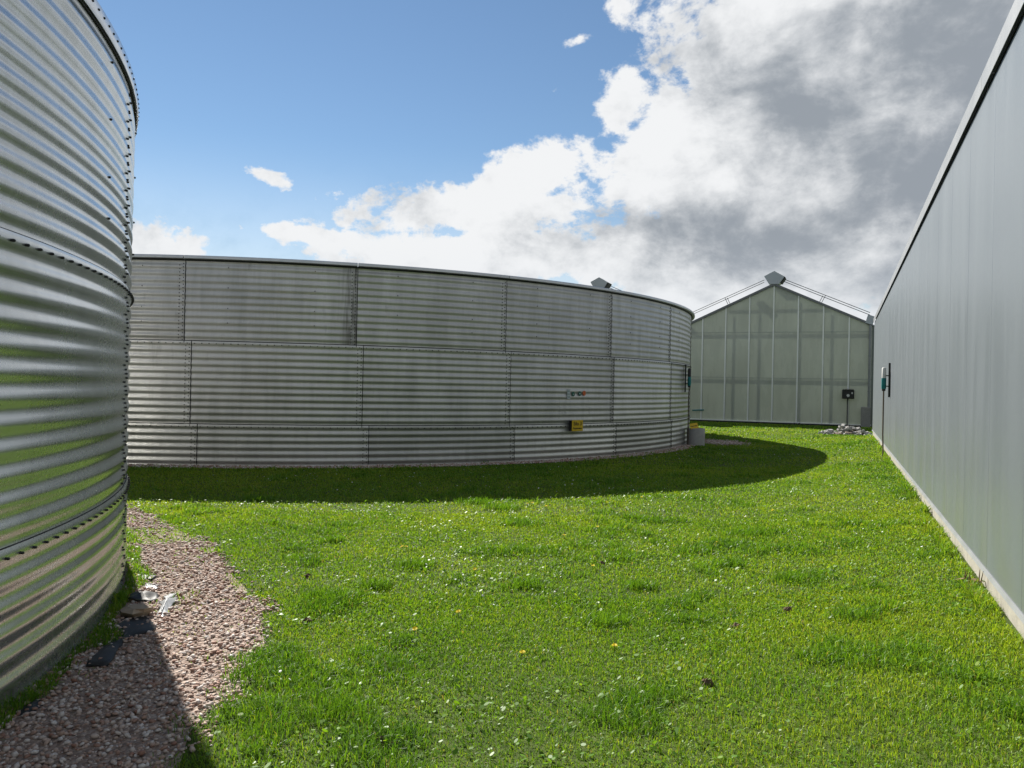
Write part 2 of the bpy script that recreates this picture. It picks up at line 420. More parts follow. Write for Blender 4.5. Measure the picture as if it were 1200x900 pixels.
    rim_sh = MB(); rim_sh.lathe([(R-0.02, ZT-0.004), (R+0.022, ZT-0.004), (R+0.034, ZT+0.0), (R+0.034, ZT+0.021), (R-0.02, ZT+0.021)] if not near else
                        [(R-0.02, ZT-0.016), (R+0.016, ZT-0.016), (R+0.016, ZT-0.005), (R-0.02, ZT-0.005)], n*12)
    rim_sh.build('rim_shade_ring', M_shade_line, root, True, 35)  # black ring added to paint the shaded gap under the rim
    cv = MB(); cv.lathe([(0.0, ZT-0.16), (R*0.6, ZT-0.12), (R-0.03, ZT-0.05)], 72, closed=False); cv.build('tank_cover', M_cover, root, True)
    # bolts: small domed heads, too small to pick apart
    br = 0.0075 if near else 0.0095; co, ix, sz = [], [], []; q = 6
    for p, nr in zip(bolts_c, bolts_n):
        a = nr.orthogonal().normalized(); b_ = nr.cross(a); o_ = len(co)
        for hgt, rad in ((-0.012, br), (0.003, br), (0.008, br*0.62)):
            for j in range(q): w_ = 2*math.pi*j/q; co.append(p + nr*hgt + (a*math.cos(w_) + b_*math.sin(w_))*rad)
        for l_ in range(2):
            for j in range(q): ix += [o_+l_*q+j, o_+l_*q+(j+1) % q, o_+(l_+1)*q+(j+1) % q, o_+(l_+1)*q+j]; sz.append(4)
        ix += [o_+2*q+j for j in range(q)]; sz.append(q)
    bo = big_mesh('bolts', np.array([tuple(c_) for c_ in co]), np.array(ix), np.array(sz), M_bolt, smooth=False, parent=root)
    bo['kind'] = 'stuff'
    return root
deg = R_
tank2 = tank('corrugated_tank', T2, T2R, 25, deg(2.6-90), deg(0.62), M_gal_far, 'wide weathered corrugated steel water tank with yellow sign, beyond the lawn',
             'corrugated steel water tanks', False, label_stain=1)
tank1 = tank('corrugated_tank', T1, T1R, 16, deg(20.7), deg(1.0), M_gal_near, 'shiny corrugated steel water tank cut off by the left edge of the photo', 'corrugated steel water tanks', True)

# ------------------------------------------------------------------ warehouse along the right
def f_panel(nt, b, put):
    o = texco(nt); r = objrand(nt); x, y, z = separate(nt, o)
    n = noise(nt, vmath(nt, 'MULTIPLY', o, (3.0, 3.0, 0.5)), 1.0, 5, 0.55, w=r*20)
    sc = noise(nt, vmath(nt, 'MULTIPLY', o, (30.0, 30.0, 3.5)), 1.0, 3, 0.6, w=r*9)
    col = mixc(nt, n.step(0.3, 0.7), (0.176, 0.200, 0.219), (0.186, 0.210, 0.229))
    col = mixc(nt, sc.step(0.70, 0.80)*0.35, col, (0.38, 0.39, 0.39))
    lawn_refl = (z.step(1.5, 0.25)*noise(nt, o, 1.4, 5, 0.6, w=r*4).step(0.35, 0.7))*0.45       # lawn's green reflection painted low on the sheets
    put('Base Color', mixc(nt, lawn_refl, col, (0.185, 0.205, 0.145)))
    put('Roughness', n.step(0.3, 0.7, 0.34, 0.42))
    put('Normal', bump(nt, noise(nt, vmath(nt, 'MULTIPLY', o, (1.6, 1.6, 0.7)), 1.0, 2, 0.5, w=r*6), 0.05, 0.03))
M_panel = material('coated_steel_panel', (0.25, 0.26, 0.27), 0.38, 0.35, 0.5, f_panel)
M_coping = speckled('coping_light_grey', (0.25, 0.26, 0.27), (0.29, 0.30, 0.31), 3, 0.45, metal=0.2, bumpy=0.03)
M_coping_shade = speckled('coping_shade_black', (0.01, 0.01, 0.012), (0.018, 0.018, 0.02), 40, 0.9)  # black painted in for shade below the coping
def f_plinth(nt, b, put):
    o = texco(nt); x, y, z = separate(nt, o)
    n = noise(nt, o, 9.0, 9, 0.65); m = noise(nt, vmath(nt, 'MULTIPLY', o, (1.3, 1.3, 0.6)), 3.0, 5, 0.6)
    st = noise(nt, vmath(nt, 'MULTIPLY', o, (9.0, 9.0, 0.7)), 1.0, 4, 0.6)
    col = mixc(nt, n.step(0.3, 0.7), (0.27, 0.255, 0.215), (0.36, 0.34, 0.285))
    col = mixc(nt, m.step(0.55, 0.8)*0.5, col, (0.20, 0.19, 0.155))
    put('Base Color', mixc(nt, st.step(0.62, 0.74)*0.5, col, (0.13, 0.11, 0.085)))
    put('Normal', bump(nt, n, 0.4, 0.01))
M_plinth = material('plinth_concrete', rough=0.9, spec=0.3, build=f_plinth)
W0 = -7.0
wh = link('warehouse', None, loc=wall_xy(W0, WALL_S)); wh.rotation_euler = (0, 0, -TH)
tag(wh, 'long grey steel clad warehouse wall running away on the right', 'warehouse')
L = WALL_END - W0                                  # local: x away from the lawn, y along the wall
pw, ZB, ZW = 1.125, 0.30, 3.715
npan = int(math.ceil(L/pw))
mb = MB(); g = 0.0009
# outer skin: flat pan with softly rounded edges
secs = [(0.012, 0), (0.004, g), (0.0015, g+0.001), (0.0, g+0.006)]
secs += [(0.0, pw-g-0.006), (0.0015, pw-g-0.001), (0.004, pw-g), (0.012, pw)]
vs = [(x, y, z) for z in (ZB, ZW) for x, y in secs]; n_ = len(secs)
mb.add(vs, [[j+1, j, j+n_, j+1+n_] for j in range(n_-1)])
me = mb.mesh('wall_panel', M_panel)
for i in range(npan):
    y0 = L - pw*(i+1)
    o = link('wall_panel', me, wh, loc=(0, y0, 0)); o.rotation_euler = (0, 0, R_(random.gauss(0, 0.015)))
mb = MB(); mb.box((0.06, 0, 0.0), (14, L-0.02, ZW+0.02)); mb.build('building_core', M_panel, wh)
mb = MB(); mb.box((0.014, 0, -0.2), (0.3, L-0.01, ZB-0.012)); mb.build('plinth', M_plinth, wh)
mb = MB(); mb.prism([(-0.016, ZB-0.030), (-0.013, ZB-0.032), (-0.006, ZB-0.006), (0.06, ZB-0.004), (0.06, ZB+0.001), (-0.009, ZB-0.002)], 0, L-0.01); mb.build('drip_flashing', M_coping, wh)
mb = MB(); mb.box((0.004, 0, ZW+0.001), (0.1, L-0.02, ZW+0.034)); mb.build('coping_shade_strip', M_coping_shade, wh)  # strip added as the coping's shadow and gap, shade put into its colour
cl = 3.0; nc = int(math.ceil(L/cl)); mb = MB()
mb.prism([(-0.030, ZW+0.012), (-0.026, ZW+0.012), (-0.024, ZW+0.140), (0.35, ZW+0.165), (0.35, ZW+0.170), (-0.030, ZW+0.146)], 0.003, cl-0.003)
me = mb.mesh('coping', M_coping)
for i in range(nc): link('coping', me, wh, loc=(0, L + 0.03 - cl*(i+1), 0))

# ------------------------------------------------------------------ greenhouse behind
GA = 36.33
gh = link('greenhouse', None, loc=wall_xy(GA, -2.82)); gh.rotation_euler = (0, 0, -TH)
tag(gh, 'pale green glass greenhouse with pointed gable and white glazing bars, beyond the lawn', 'greenhouse')
def f_glass(nt, b, put):
    o = texco(nt); r = objrand(nt)
    n = noise(nt, vmath(nt, 'MULTIPLY', o, (2.2, 2.2, 0.6)), 1.0, 5, 0.6, w=r*12); m = noise(nt, o, 0.7, 3, 0.5)
    col = mixc(nt, n.step(0.3, 0.7), (0.50, 0.515, 0.465), (0.57, 0.585, 0.53))
    col = mixc(nt, m.step(0.3, 0.7)*0.4, col, (0.46, 0.465, 0.41))
    put('Base Color', col); put('Roughness', n.step(0.3, 0.7, 0.22, 0.32))
    out = nt.nodes['Material Output']
    tr = nt.nodes.new('ShaderNodeBsdfTransparent'); tr.inputs[0].default_value = (0.82, 0.86, 0.80, 1)
    tl = nt.nodes.new('ShaderNodeBsdfTranslucent'); nt.links.new(col.k, tl.inputs[0])
    m1 = nt.nodes.new('ShaderNodeMixShader'); m1.inputs[0].default_value = 0.30
    nt.links.new(b.outputs[0], m1.inputs[1]); nt.links.new(tl.outputs[0], m1.inputs[2])
    m2 = nt.nodes.new('ShaderNodeMixShader'); m2.inputs[0].default_value = 0.10
    nt.links.new(m1.outputs[0], m2.inputs[1]); nt.links.new(tr.outputs[0], m2.inputs[2])
    nt.links.new(m2.outputs[0], out.inputs[0])
M_pane = material('chalked_glass', rough=0.28, spec=0.5, build=f_glass)
def f_clear(nt, b, put):
    n = noise(nt, texco(nt), 1.5, 4, 0.6); out = nt.nodes['Material Output']
    put('Base Color', mixc(nt, n, (0.45, 0.50, 0.46), (0.55, 0.60, 0.56)))
    tr = nt.nodes.new('ShaderNodeBsdfTransparent'); tr.inputs[0].default_value = (0.9, 0.95, 0.91, 1)
    m1 = nt.nodes.new('ShaderNodeMixShader'); m1.inputs[0].default_value = 0.78
    nt.links.new(b.outputs[0], m1.inputs[1]); nt.links.new(tr.outputs[0], m1.inputs[2]); nt.links.new(m1.outputs[0], out.inputs[0])
M_roofglass = material('roof_glass', rough=0.1, spec=0.5, build=f_clear)
M_alu = speckled('white_aluminium', (0.80, 0.81, 0.78), (0.86, 0.87, 0.84), 6, 0.45, metal=0.0, bumpy=0.03)
M_steel = speckled('structure_steel', (0.16, 0.18, 0.17), (0.22, 0.24, 0.23), 6, 0.55, metal=0.4)
M_joint = speckled('joint_grey_green', (0.33, 0.36, 0.32), (0.40, 0.43, 0.39), 7, 0.5, metal=0.1)
M_verge = speckled('verge_grey', (0.14, 0.145, 0.15), (0.20, 0.205, 0.21), 7, 0.5, metal=0.4)
M_sheet = speckled('folded_sheet_grey', (0.33, 0.35, 0.36), (0.42, 0.44, 0.45), 5, 0.4, metal=0.7, bumpy=0.05)
M_dark = speckled('dark_base', (0.035, 0.035, 0.033), (0.07, 0.068, 0.06), 9, 0.85)
M_cable = speckled('cable_steel', (0.10, 0.105, 0.11), (0.14, 0.145, 0.15), 20, 0.4, metal=0.6, bumpy=0)
SL, HALF, ZA = 0.4625, 4.0, 6.16
ZE = ZA - SL*HALF
def zroof(x): return ZA - SL*abs(x)
bar_x = [(-3 + i)*1.027 for i in range(7)]
for ax in (0.0, -8.02):
    xs = [-HALF] + bar_x + [HALF]
    for i in range(8):
        x0, x1 = xs[i]+0.022, xs[i+1]-0.022
        for z0, z1 in ((0.13, 2.02), (2.045, 4.05), (4.075, None)):
            if z1 is None: poly = [(x0, z0), (x1, z0), (x1, zroof(x1)-0.03), (x0, zroof(x0)-0.03)]
            else: poly = [(x0, z0), (x1, z0), (x1, z1), (x0, z1)]
            mb = MB(); mb.prism([(x+ax, z) for x, z in poly], 0.0, 0.010); mb.build('pane', M_pane, gh)
    for x in bar_x:
        mb = MB(); mb.box((ax+x-0.026, -0.045, 0.09), (ax+x+0.026, 0.03, zroof(x)-0.012)); mb.build('glazing_bar', M_alu, gh)
    for z, t in ((2.032, 0.035), (4.062, 0.035), (5.17, 0.03)):
        hx = min(HALF, (ZA-z)/SL) - 0.06
        mb = MB(); mb.box((ax-hx, 0.10, z-t), (ax+hx, 0.19, z+t)); mb.build('girt', M_steel, gh)
    for z in (2.032, 4.062):
        mb = MB(); mb.box((ax-HALF+0.05, -0.004, z-0.011), (ax+HALF-0.05, 0.014, z+0.011)); mb.build('pane_joint', M_joint, gh)
    mb = MB(); mb.box((ax-HALF, -0.05, 0.075), (ax+HALF, 0.03, 0.125)); mb.build('sill_bar', M_alu, gh)
    mb = MB(); mb.box((ax-HALF, -0.01, -0.1), (ax+HALF, 0.2, 0.07)); mb.build('base_beam', M_dark, gh)
    for x in (-2.05, 2.05, -0.95, 0.75):
        mb = MB(); mb.box((ax+x-0.03, 0.25, 0), (ax+x+0.03, 0.31, zroof(x)-0.1)); mb.build('inner_post', M_steel, gh)
    for sg in (-1, 1):
        e = HALF*sg
        mb = MB(); mb.prism([(ax, ZA-0.03), (ax+e, ZE-0.03), (ax+e, ZE+0.075), (ax, ZA+0.075)][::sg], -0.10, 0.02); mb.build('verge_trim', M_verge, gh)
        mb = MB(); mb.prism([(ax, ZA+0.02), (ax+e*1.0, ZE+0.02), (ax+e*1.0, ZE+0.03), (ax, ZA+0.03)][::sg], 0.021, 40.0); mb.build('roof_glazing', M_roofglass, gh)
        # screen cables over the slope, with their little stands
        hang = HALF - 0.12
        for off in (0.40, 0.30):
            mb = MB(); mb.tube([(ax+sg*0.42, -0.05, ZA+off+0.02-0.42*SL), (ax+sg*hang, -0.05, ZE+off+0.15)], 0.014, 6); mb.build('screen_cable', M_cable, gh)
        mb = MB()
        for q in (-0.05, 0.05): mb.tube([(ax+sg*1.92+q-0.06*sg*0, -0.05, zroof(1.92)+0.06), (ax+sg*(2.06)+q, -0.05, zroof(2.06)+0.42)], 0.013, 6)
        mb.build('cable_stand', M_cable, gh)
    mb = MB(); mb.prism([(ax-0.22, ZA+0.03), (ax+0.21, ZA+0.02), (ax+0.43, ZA+0.34), (ax+0.0, ZA+0.60), (ax-0.43, ZA+0.38)], -0.13, 0.55); mb.build('ridge_box', M_sheet, gh)
    mb = MB(); mb.prism([(ax+0.27, ZA+0.07), (ax+0.31, ZA+0.06), (ax+0.47, ZA+0.30), (ax+0.44, ZA+0.34)], -0.11, 0.5); mb.build('ridge_flap', M_dark, gh)
    mb = MB(); mb.prism([(ax+3.70, ZE+0.12), (ax+3.98, ZE+0.03), (ax+4.10, ZE+0.36), (ax+3.80, ZE+0.47)], -0.14, 0.45); mb.build('gutter_box', M_sheet, gh)
mb = MB(); mb.prism([(-1.15, zroof(1.15)+0.08), (-0.92, zroof(0.92)+0.08), (-0.85, zroof(0.92)+0.13), (-1.12, zroof(1.1)+0.14)], 0.3, 0.8); mb.build('roof_vent', M_sheet, gh)
for ax in (0.0, -8.02):
    mb = MB(); mb.box((ax+HALF-0.07, 0.03, -0.1), (ax+HALF+0.07, 0.2, ZE)); mb.build('corner_post', M_steel, gh)
    if ax == 0.0: mb = MB(); mb.box((ax+HALF-0.09, 0.25, ZE-0.06), (ax+HALF+0.12, 40, ZE+0.06)); mb.build('gutter', M_sheet, gh)
mb = MB(); mb.box((-12.02, 39.9, 0), (4.0, 40.0, ZE)); mb.build('end_wall', M_pane, gh)
for sx in (-12.06, 4.0):
    mb = MB(); mb.box((sx, 0.3, 0), (sx+0.02, 39.8, ZE-0.08)); mb.build('side_glazing', M_pane, gh)
def gl(x, y=0.0, z=0.0): return wall_xy(GA+y, -2.82+x) + Vector((0, 0, z))
# downpipe and its concrete stand at the corner
o = link('downpipe', None, loc=gl(3.90, -0.14)); o.rotation_euler = (0, 0, -TH)
tag(o, 'grey rainwater downpipe at the right corner of the greenhouse gable', 'downpipe')
M_pvc = speckled('grey_plastic_pipe', (0.20, 0.21, 0.21), (0.27, 0.28, 0.28), 9, 0.5)
MB().tube([(0, 0, 0.85), (0, 0, ZE-0.15), (0, 0.03, ZE)], 0.055, 12).build('pipe', M_pvc, o, True, 40)
for z in (1.5, 3.0): MB().tube([(0, 0, z), (0, 0, z+0.05)], 0.066, 12).build('pipe_clip', M_pvc, o, True, 40)
M_conc = speckled('concrete_grey', (0.23, 0.225, 0.21), (0.33, 0.32, 0.30), 14, 0.9)
mb = MB(); mb.box((-0.20, -0.13, 0), (0.17, 0.13, 0.86), bev=0.012)
tag(mb.build('concrete_pillar', M_conc, loc=gl(3.80, -0.20)), 'square grey concrete pillar standing under the downpipe', 'pillar').rotation_euler = (0, 0, -TH)
# control box on the gable
o = link('control_box', None, loc=gl(3.09, -0.05, 1.385)); o.rotation_euler = (0, 0, -TH)
tag(o, 'black electrical control box fixed to a white glazing bar of the gable', 'control box')
M_blk = speckled('black_plastic', (0.012, 0.012, 0.012), (0.022, 0.022, 0.022), 18, 0.45, bumpy=0.05)
M_wht = speckled('white_plastic', (0.55, 0.55, 0.53), (0.66, 0.66, 0.64), 12, 0.45, bumpy=0.05)
mb = MB(); mb.box((-0.24, -0.16, -0.19), (0.24, 0, 0.19), bev=0.02); mb.build('housing', M_blk, o)
mb = MB(); mb.tube([(0.0, -0.155, -0.05), (0.0, -0.185, -0.05)], 0.06, 16); mb.build('dial', M_wht, o, True, 40)
mb = MB(); mb.box((0.13, -0.175, 0.02), (0.18, -0.158, 0.09)); mb.build('name_plate', M_wht, o)
mb = MB(); mb.box((-0.22, -0.20, 0.195), (0.22, 0, 0.215)); mb.build('rain_hood', M_blk, o)
mb = MB(); mb.tube([(-0.02, -0.06, -0.19), (-0.02, -0.05, -1.38)], 0.022, 8); mb.build('conduit', M_blk, o, True, 40)
# pipes at the foot of the gable and a teal offcut at its left end
M_teal = speckled('teal_plastic', (0.01, 0.16, 0.17), (0.015, 0.21, 0.22), 9, 0.4, bumpy=0.03)
for i, x in enumerate((0.95, 1.16)):
    mb = MB(); mb.tube([(0, 0.02, 0.05), (0, -0.14, 0.05), (0, -0.2, 0.0)], 0.05, 10)
    o = mb.build('pipe_stub', M_blk, loc=gl(x, -0.03, 0.0), smooth=True, angle=40); o.rotation_euler = (0, 0, -TH)
    tag(o, 'left of two short black pipe stubs at the foot of the gable' if i == 0 else 'right of two short black pipe stubs at the foot of the gable', 'pipe', 'pipe stubs at the gable foot')
mb = MB(); mb.tube([(-0.26, 0, 0), (0.26, 0, 0.03)], 0.030, 10)
o = mb.build('teal_pipe', M_teal, loc=gl(-3.2, -0.09, 0.50), smooth=True, angle=40); o.rotation_euler = (0, 0, -TH)
tag(o, 'thin teal pipe across the lower left pane of the gable', 'pipe')

# ------------------------------------------------------------------ paving block rubble
M_block = speckled('paving_block', (0.27, 0.265, 0.255), (0.42, 0.41, 0.39), 16, 0.9)
M_rust = speckled('paving_block_brown', (0.24, 0.19, 0.15), (0.34, 0.28, 0.23), 16, 0.9)
blk = []
for dims in ((0.21, 0.105, 0.08), (0.19, 0.10, 0.07), (0.14, 0.10, 0.08), (0.24, 0.12, 0.05)):
    mb = MB(); a, b_, c_ = dims; mb.box((-a/2, -b_/2, -c_/2), (a/2, b_/2, c_/2), bev=0.008); blk.append((mb.mesh('paving_block', M_block), dims))
blk_r = []
for dims in ((0.21, 0.105, 0.08), (0.15, 0.10, 0.07)):
    mb = MB(); a, b_, c_ = dims; mb.box((-a/2, -b_/2, -c_/2), (a/2, b_/2, c_/2), bev=0.008); blk_r.append((mb.mesh('paving_block', M_rust), dims))
rb = random.Random(5); placed = []
for i in range(120):
    u = rb.gauss(0, 0.52); v = rb.gauss(0, 0.30)
    if abs(u) > 0.92 or abs(v) > 0.65: continue
    brown = rb.random() > 0.85; me, dims = rb.choice(blk_r if brown else blk)
    hmax = 0.42*math.exp(-(u/0.5)**2 - (v/0.36)**2)
    z = max(0.035, min(hmax, 0.04 + sum(0.055 for (pu, pv) in placed if math.hypot(pu-u, pv-v) < 0.13)))
    placed.append((u, v))
    o = link('paving_block', me, loc=wall_xy(29.4+v, 0.22+u) + Vector((0, 0, z)))
    o.rotation_euler = (rb.gauss(0, 0.35), rb.gauss(0, 0.35), rb.uniform(0, 6.3))
    tag(o, ('brownish' if brown else 'grey') + ' broken paving block in the rubble heap by the greenhouse corner', 'paving block', 'paving blocks in the rubble heap')
    if len(placed) >= 85: break

# ------------------------------------------------------------------ meters with cable
M_hose = speckled('brown_cable', (0.07, 0.05, 0.03), (0.11, 0.08, 0.05), 20, 0.55, bumpy=0)
def meter(loc, rz, label, white_top):
    """local: y points out of the wall, x along it"""
    o = link('water_meter', None, loc=loc); o.rotation_euler = (0, 0, rz); tag(o, label, 'meter', 'teal pipe meters')
    MB().box((-0.018, 0.0, 0.0), (0.018, 0.035, 0.72)).build('mounting_rail', M_blk, o)
    for z in (0.22, 0.44): MB().box((-0.02, 0.035, z), (0.02, 0.095, z+0.022)).build('bracket', M_blk, o)
    MB().lathe([(0.0, 0.17), (0.040, 0.17), (0.046, 0.19), (0.046, 0.40), (0.0, 0.40)], 16, closed=False).build('body', M_teal, o, True, 40, loc=(0, 0.12, 0))
    MB().lathe([(0.0, 0.401), (0.042, 0.401), (0.042, 0.60), (0.030, 0.62), (0.0, 0.625)], 16, closed=False).build('top_cap', M_wht if white_top else M_blk, o, True, 40, loc=(0, 0.12, 0))
    MB().lathe([(0.0, 0.13), (0.034, 0.13), (0.038, 0.169), (0.0, 0.169)], 14, closed=False).build('bottom_cap', M_blk, o, True, 40, loc=(0, 0.12, 0))
    return o
o = meter(wall_xy(18.15, WALL_S-0.002) + Vector((0, 0, 1.40)), math.pi/2 - TH, 'teal and white pipe meter on a black rail on the warehouse wall', True)
MB().tube([(0, 0.12, 0.13), (0.03, 0.12, -0.3), (0.02, 0.12, -0.8), (-0.02, 0.11, -1.15), (-0.05, 0.14, -1.42)], 0.014, 8).build('cable', M_hose, o, True, 40)
pa = R_(67.6-90)
o = meter(T2 + Vector(((T2R+0.02)*math.cos(pa), (T2R+0.02)*math.sin(pa), 1.40)), pa - math.pi/2, 'teal pipe meter on a black rail on the curved tank wall', False)
MB().tube([(0, 0.12, 0.13), (0.01, 0.11, -0.3), (-0.02, 0.11, -0.8), (0.02, 0.12, -1.41)], 0.014, 8).build('cable', M_hose, o, True, 40)

# ------------------------------------------------------------------ concrete ring, signs, stickers
mb = MB(); mb.lathe([(0.0, 0.06), (0.185, 0.06), (0.19, 0.44), (0.20, 0.455), (0.225, 0.455), (0.235, 0.44), (0.235, -0.05)], 40, closed=False)
tag(mb.build('concrete_ring', speckled('ring_concrete', (0.30, 0.29, 0.275), (0.40, 0.39, 0.37), 10, 0.85), loc=(4.88, 20.62, 0), smooth=True, angle=35), 'short round concrete pipe section standing at the foot of the tank', 'concrete ring')
M_yel = speckled('sign_yellow', (0.62, 0.40, 0.012), (0.70, 0.46, 0.018), 5, 0.45, bumpy=0.02)
M_ink = speckled('sign_ink', (0.05, 0.035, 0.015), (0.08, 0.055, 0.02), 9, 0.6, bumpy=0)
def text(body, size, mat, parent, loc, rot=(math.pi/2, 0, 0), bold=0.0):
    cu = bpy.data.curves.new('lettering', 'FONT'); cu.body = body; cu.size = size; cu.align_x = 'CENTER'; cu.align_y = 'CENTER'; cu.extrude = 0.0008; cu.offset = bold
    tmp = bpy.data.objects.new('tmp', cu); C.objects.link(tmp); dg = bpy.context.evaluated_depsgraph_get()
    me = bpy.data.meshes.new_from_object(tmp.evaluated_get(dg)); bpy.data.objects.remove(tmp)
    me.materials.clear(); me.materials.append(mat); o = link('lettering', me, parent, loc); o.rotation_euler = rot; return o
def on_tank2(phi, z, out): a = R_(phi-90); return T2 + Vector(((T2R+out)*math.cos(a), (T2R+out)*math.sin(a), z)), a + math.pi/2
p, rz = on_tank2(40.1, 0.695, 0.03)
sg = link('tank_sign', None, loc=p); sg.rotation_euler = (0, 0, rz); tag(sg, 'square yellow number sign standing off the weathered tank wall', 'sign')
mb = MB(); mb.box((-0.155, -0.10, -0.112), (0.155, -0.085, 0.112), bev=0.004); mb.build('plate', M_yel, sg)
mb = MB(); mb.box((-0.145, -0.084, -0.10), (0.145, 0.0, 0.10)); mb.build('bracket_box', M_blk, sg)
text('Silo 3', 0.105, M_ink, sg, (0, -0.1015, 0.040), bold=0.002); text('Regenwater', 0.052, M_ink, sg, (0, -0.1015, -0.052), bold=0.001)
sg2 = link('loose_sign', None, loc=(4.80, 20.50, 0.515)); sg2.rotation_euler = (R_(-20), R_(-8), R_(24)); tag(sg2, 'small yellow sign leaning in the top of the concrete ring', 'sign')
mb = MB(); mb.box((-0.125, -0.004, -0.075), (0.125, 0.004, 0.075)); mb.build('plate', M_yel, sg2)
text('Regenwater', 0.042, M_ink, sg2, (0, -0.006, 0.0), bold=0.001)
M_grn = speckled('sticker_green', (0.012, 0.10, 0.065), (0.018, 0.13, 0.085), 30, 0.5, bumpy=0)
M_org = speckled('sticker_orange', (0.50, 0.10, 0.02), (0.58, 0.13, 0.03), 30, 0.5, bumpy=0)
M_lbl = speckled('sticker_white', (0.42, 0.45, 0.45), (0.52, 0.55, 0.55), 30, 0.5, bumpy=0)
def sticker(phi, z, m, label, w=None, h=None, r=None):
    p, rz = on_tank2(phi, z, 0.019); mb = MB()
    if r: mb.add([(r*math.cos(i*math.pi/10), y, r*1.15*math.sin(i*math.pi/10)) for y in (0, 0.006) for i in range(20)],
                 [list(range(20)), list(range(39, 19, -1))] + [[i, i+20, (i+1) % 20+20, (i+1) % 20] for i in range(20)])
    else: mb.box((-w/2, 0, -h/2), (w/2, 0.006, h/2))
    o = mb.build('sticker', m, loc=p); o.rotation_euler = (0, 0, rz); tag(o, label, 'sticker', 'stickers on the tank wall'); return o
s1 = sticker(39.3, 1.335, M_lbl, 'upright white label left of the round stickers on the tank', 0.085, 0.20)
for z in (0.06, 0.0, -0.06): 
    mb = MB(); mb.box((-0.03, -0.002, z-0.006), (0.03, -0.0005, z+0.006)); mb.build('printed_line', M_grn, s1)
s2 = sticker(39.95, 1.335, M_grn, 'round green sticker next to the white label on the tank', r=0.042)
mb = MB(); mb.box((-0.012, -0.002, -0.016), (0.012, -0.0005, 0.006)); mb.build('printed_mark', M_lbl, s2)
s3 = sticker(40.9, 1.345, M_grn, 'round green sticker next to the orange one on the tank', r=0.042)
mb = MB(); mb.box((-0.020, -0.002, -0.008), (0.020, -0.0005, 0.008)); mb.build('printed_mark', M_lbl, s3)
sticker(41.55, 1.355, M_org, 'round orange sticker on the tank wall', r=0.046)

# ------------------------------------------------------------------ plants: lawn
def f_grass(nt, b, put):
    t = attr(nt, 'tint'); h = attr(nt, 'along')
    col = mixc(nt, t.step(0.0, 0.5, mode='LINEAR'), (0.066, 0.172, 0.012), (0.142, 0.290, 0.017))
    col = mixc(nt, t.step(0.5, 0.92, mode='LINEAR'), col, (0.275, 0.375, 0.030))
    col = mixc(nt, t.step(0.955, 1.0, mode='LINEAR'), col, (0.30, 0.24, 0.10))
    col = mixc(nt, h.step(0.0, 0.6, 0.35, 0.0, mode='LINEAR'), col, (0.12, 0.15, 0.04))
    put('Base Color', col)
    out = nt.nodes['Material Output']; tl = nt.nodes.new('ShaderNodeBsdfTranslucent')
    tc = vmath(nt, 'MULTIPLY', col, (1.35, 1.25, 0.6)); nt.links.new(tc.k, tl.inputs[0])
    mx = nt.nodes.new('ShaderNodeMixShader'); mx.inputs[0].default_value = 0.45
    nt.links.new(b.outputs[0], mx.inputs[1]); nt.links.new(tl.outputs[0], mx.inputs[2]); nt.links.new(mx.outputs[0], out.inputs[0])
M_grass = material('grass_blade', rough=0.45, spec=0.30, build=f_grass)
wn = np.array([math.cos(TH), -math.sin(TH)]); wd = np.array([math.sin(TH), math.cos(TH)])
def lawn_points(n, y0, y1, pad=0.06):
    """random points in a wedge in front of the camera, thinned off the tanks, gravel, buildings"""
    y = np.sqrt(rng.random(n)*(y1*y1-y0*y0) + y0*y0) if y0 > 0 else y0 + rng.random(n)*(y1-y0)
    x = (rng.random(n)*2-1)*(0.78*np.maximum(y, 2.0)+0.8)
    d1 = np.hypot(x-T1.x, y-T1.y) - T1R; d2 = np.hypot(x-T2.x, y-T2.y) - T2R
    s = x*wn[0] + y*wn[1]; al = x*wd[0] + y*wd[1]
    edge = (vnoise(x, y, 3.1)-0.5)*0.22 + (vnoise(x, y, 9.0, 5)-0.5)*0.16
    jit = rng.normal(0, 0.055, n); gx, gy = x + edge + jit, y + edge*0.6 + jit*0.5
    grav = in_poly(gx, gy, GRAVEL) & (d1 > 0.14 + (vnoise(x, y, 4, 9)-0.5)*0.22)
    gap = (np.hypot((x+3.55)/0.75, (y-7.35)/0.42) < 1.0)                       # tongue of grass across the gravel by the tank
    thin = rng.random(n) < 0.10*(vnoise(x, y, 2.3, 3) > 0.52)*((y > 4.9) | (rng.random(n) < 0.3))
    grav2 = (d2 < 0.10 + 0.34*vnoise(x, y, 1.3, 21)) & (rng.random(n) > 0.13)
    patch2 = (np.hypot((x-5.9)/0.55, (y-21.9)/0.85) < 1 + (vnoise(x, y, 5)-0.5)*0.6) & (rng.random(n) > 0.05)
    ok = (d1 > 0.012) & (d2 > 0.015) & ((s < WALL_S-0.02) | (al > WALL_END+0.1)) & (al < GA-0.1) & ~patch2 & ~grav2 & (~grav | (gap & (rng.random(n) < 0.8)) | thin)
    return x[ok], y[ok], d1[ok], d2[ok], (s[ok] > WALL_S-0.14), grav[ok]
co_all, tint_all, along_all = [], [], []
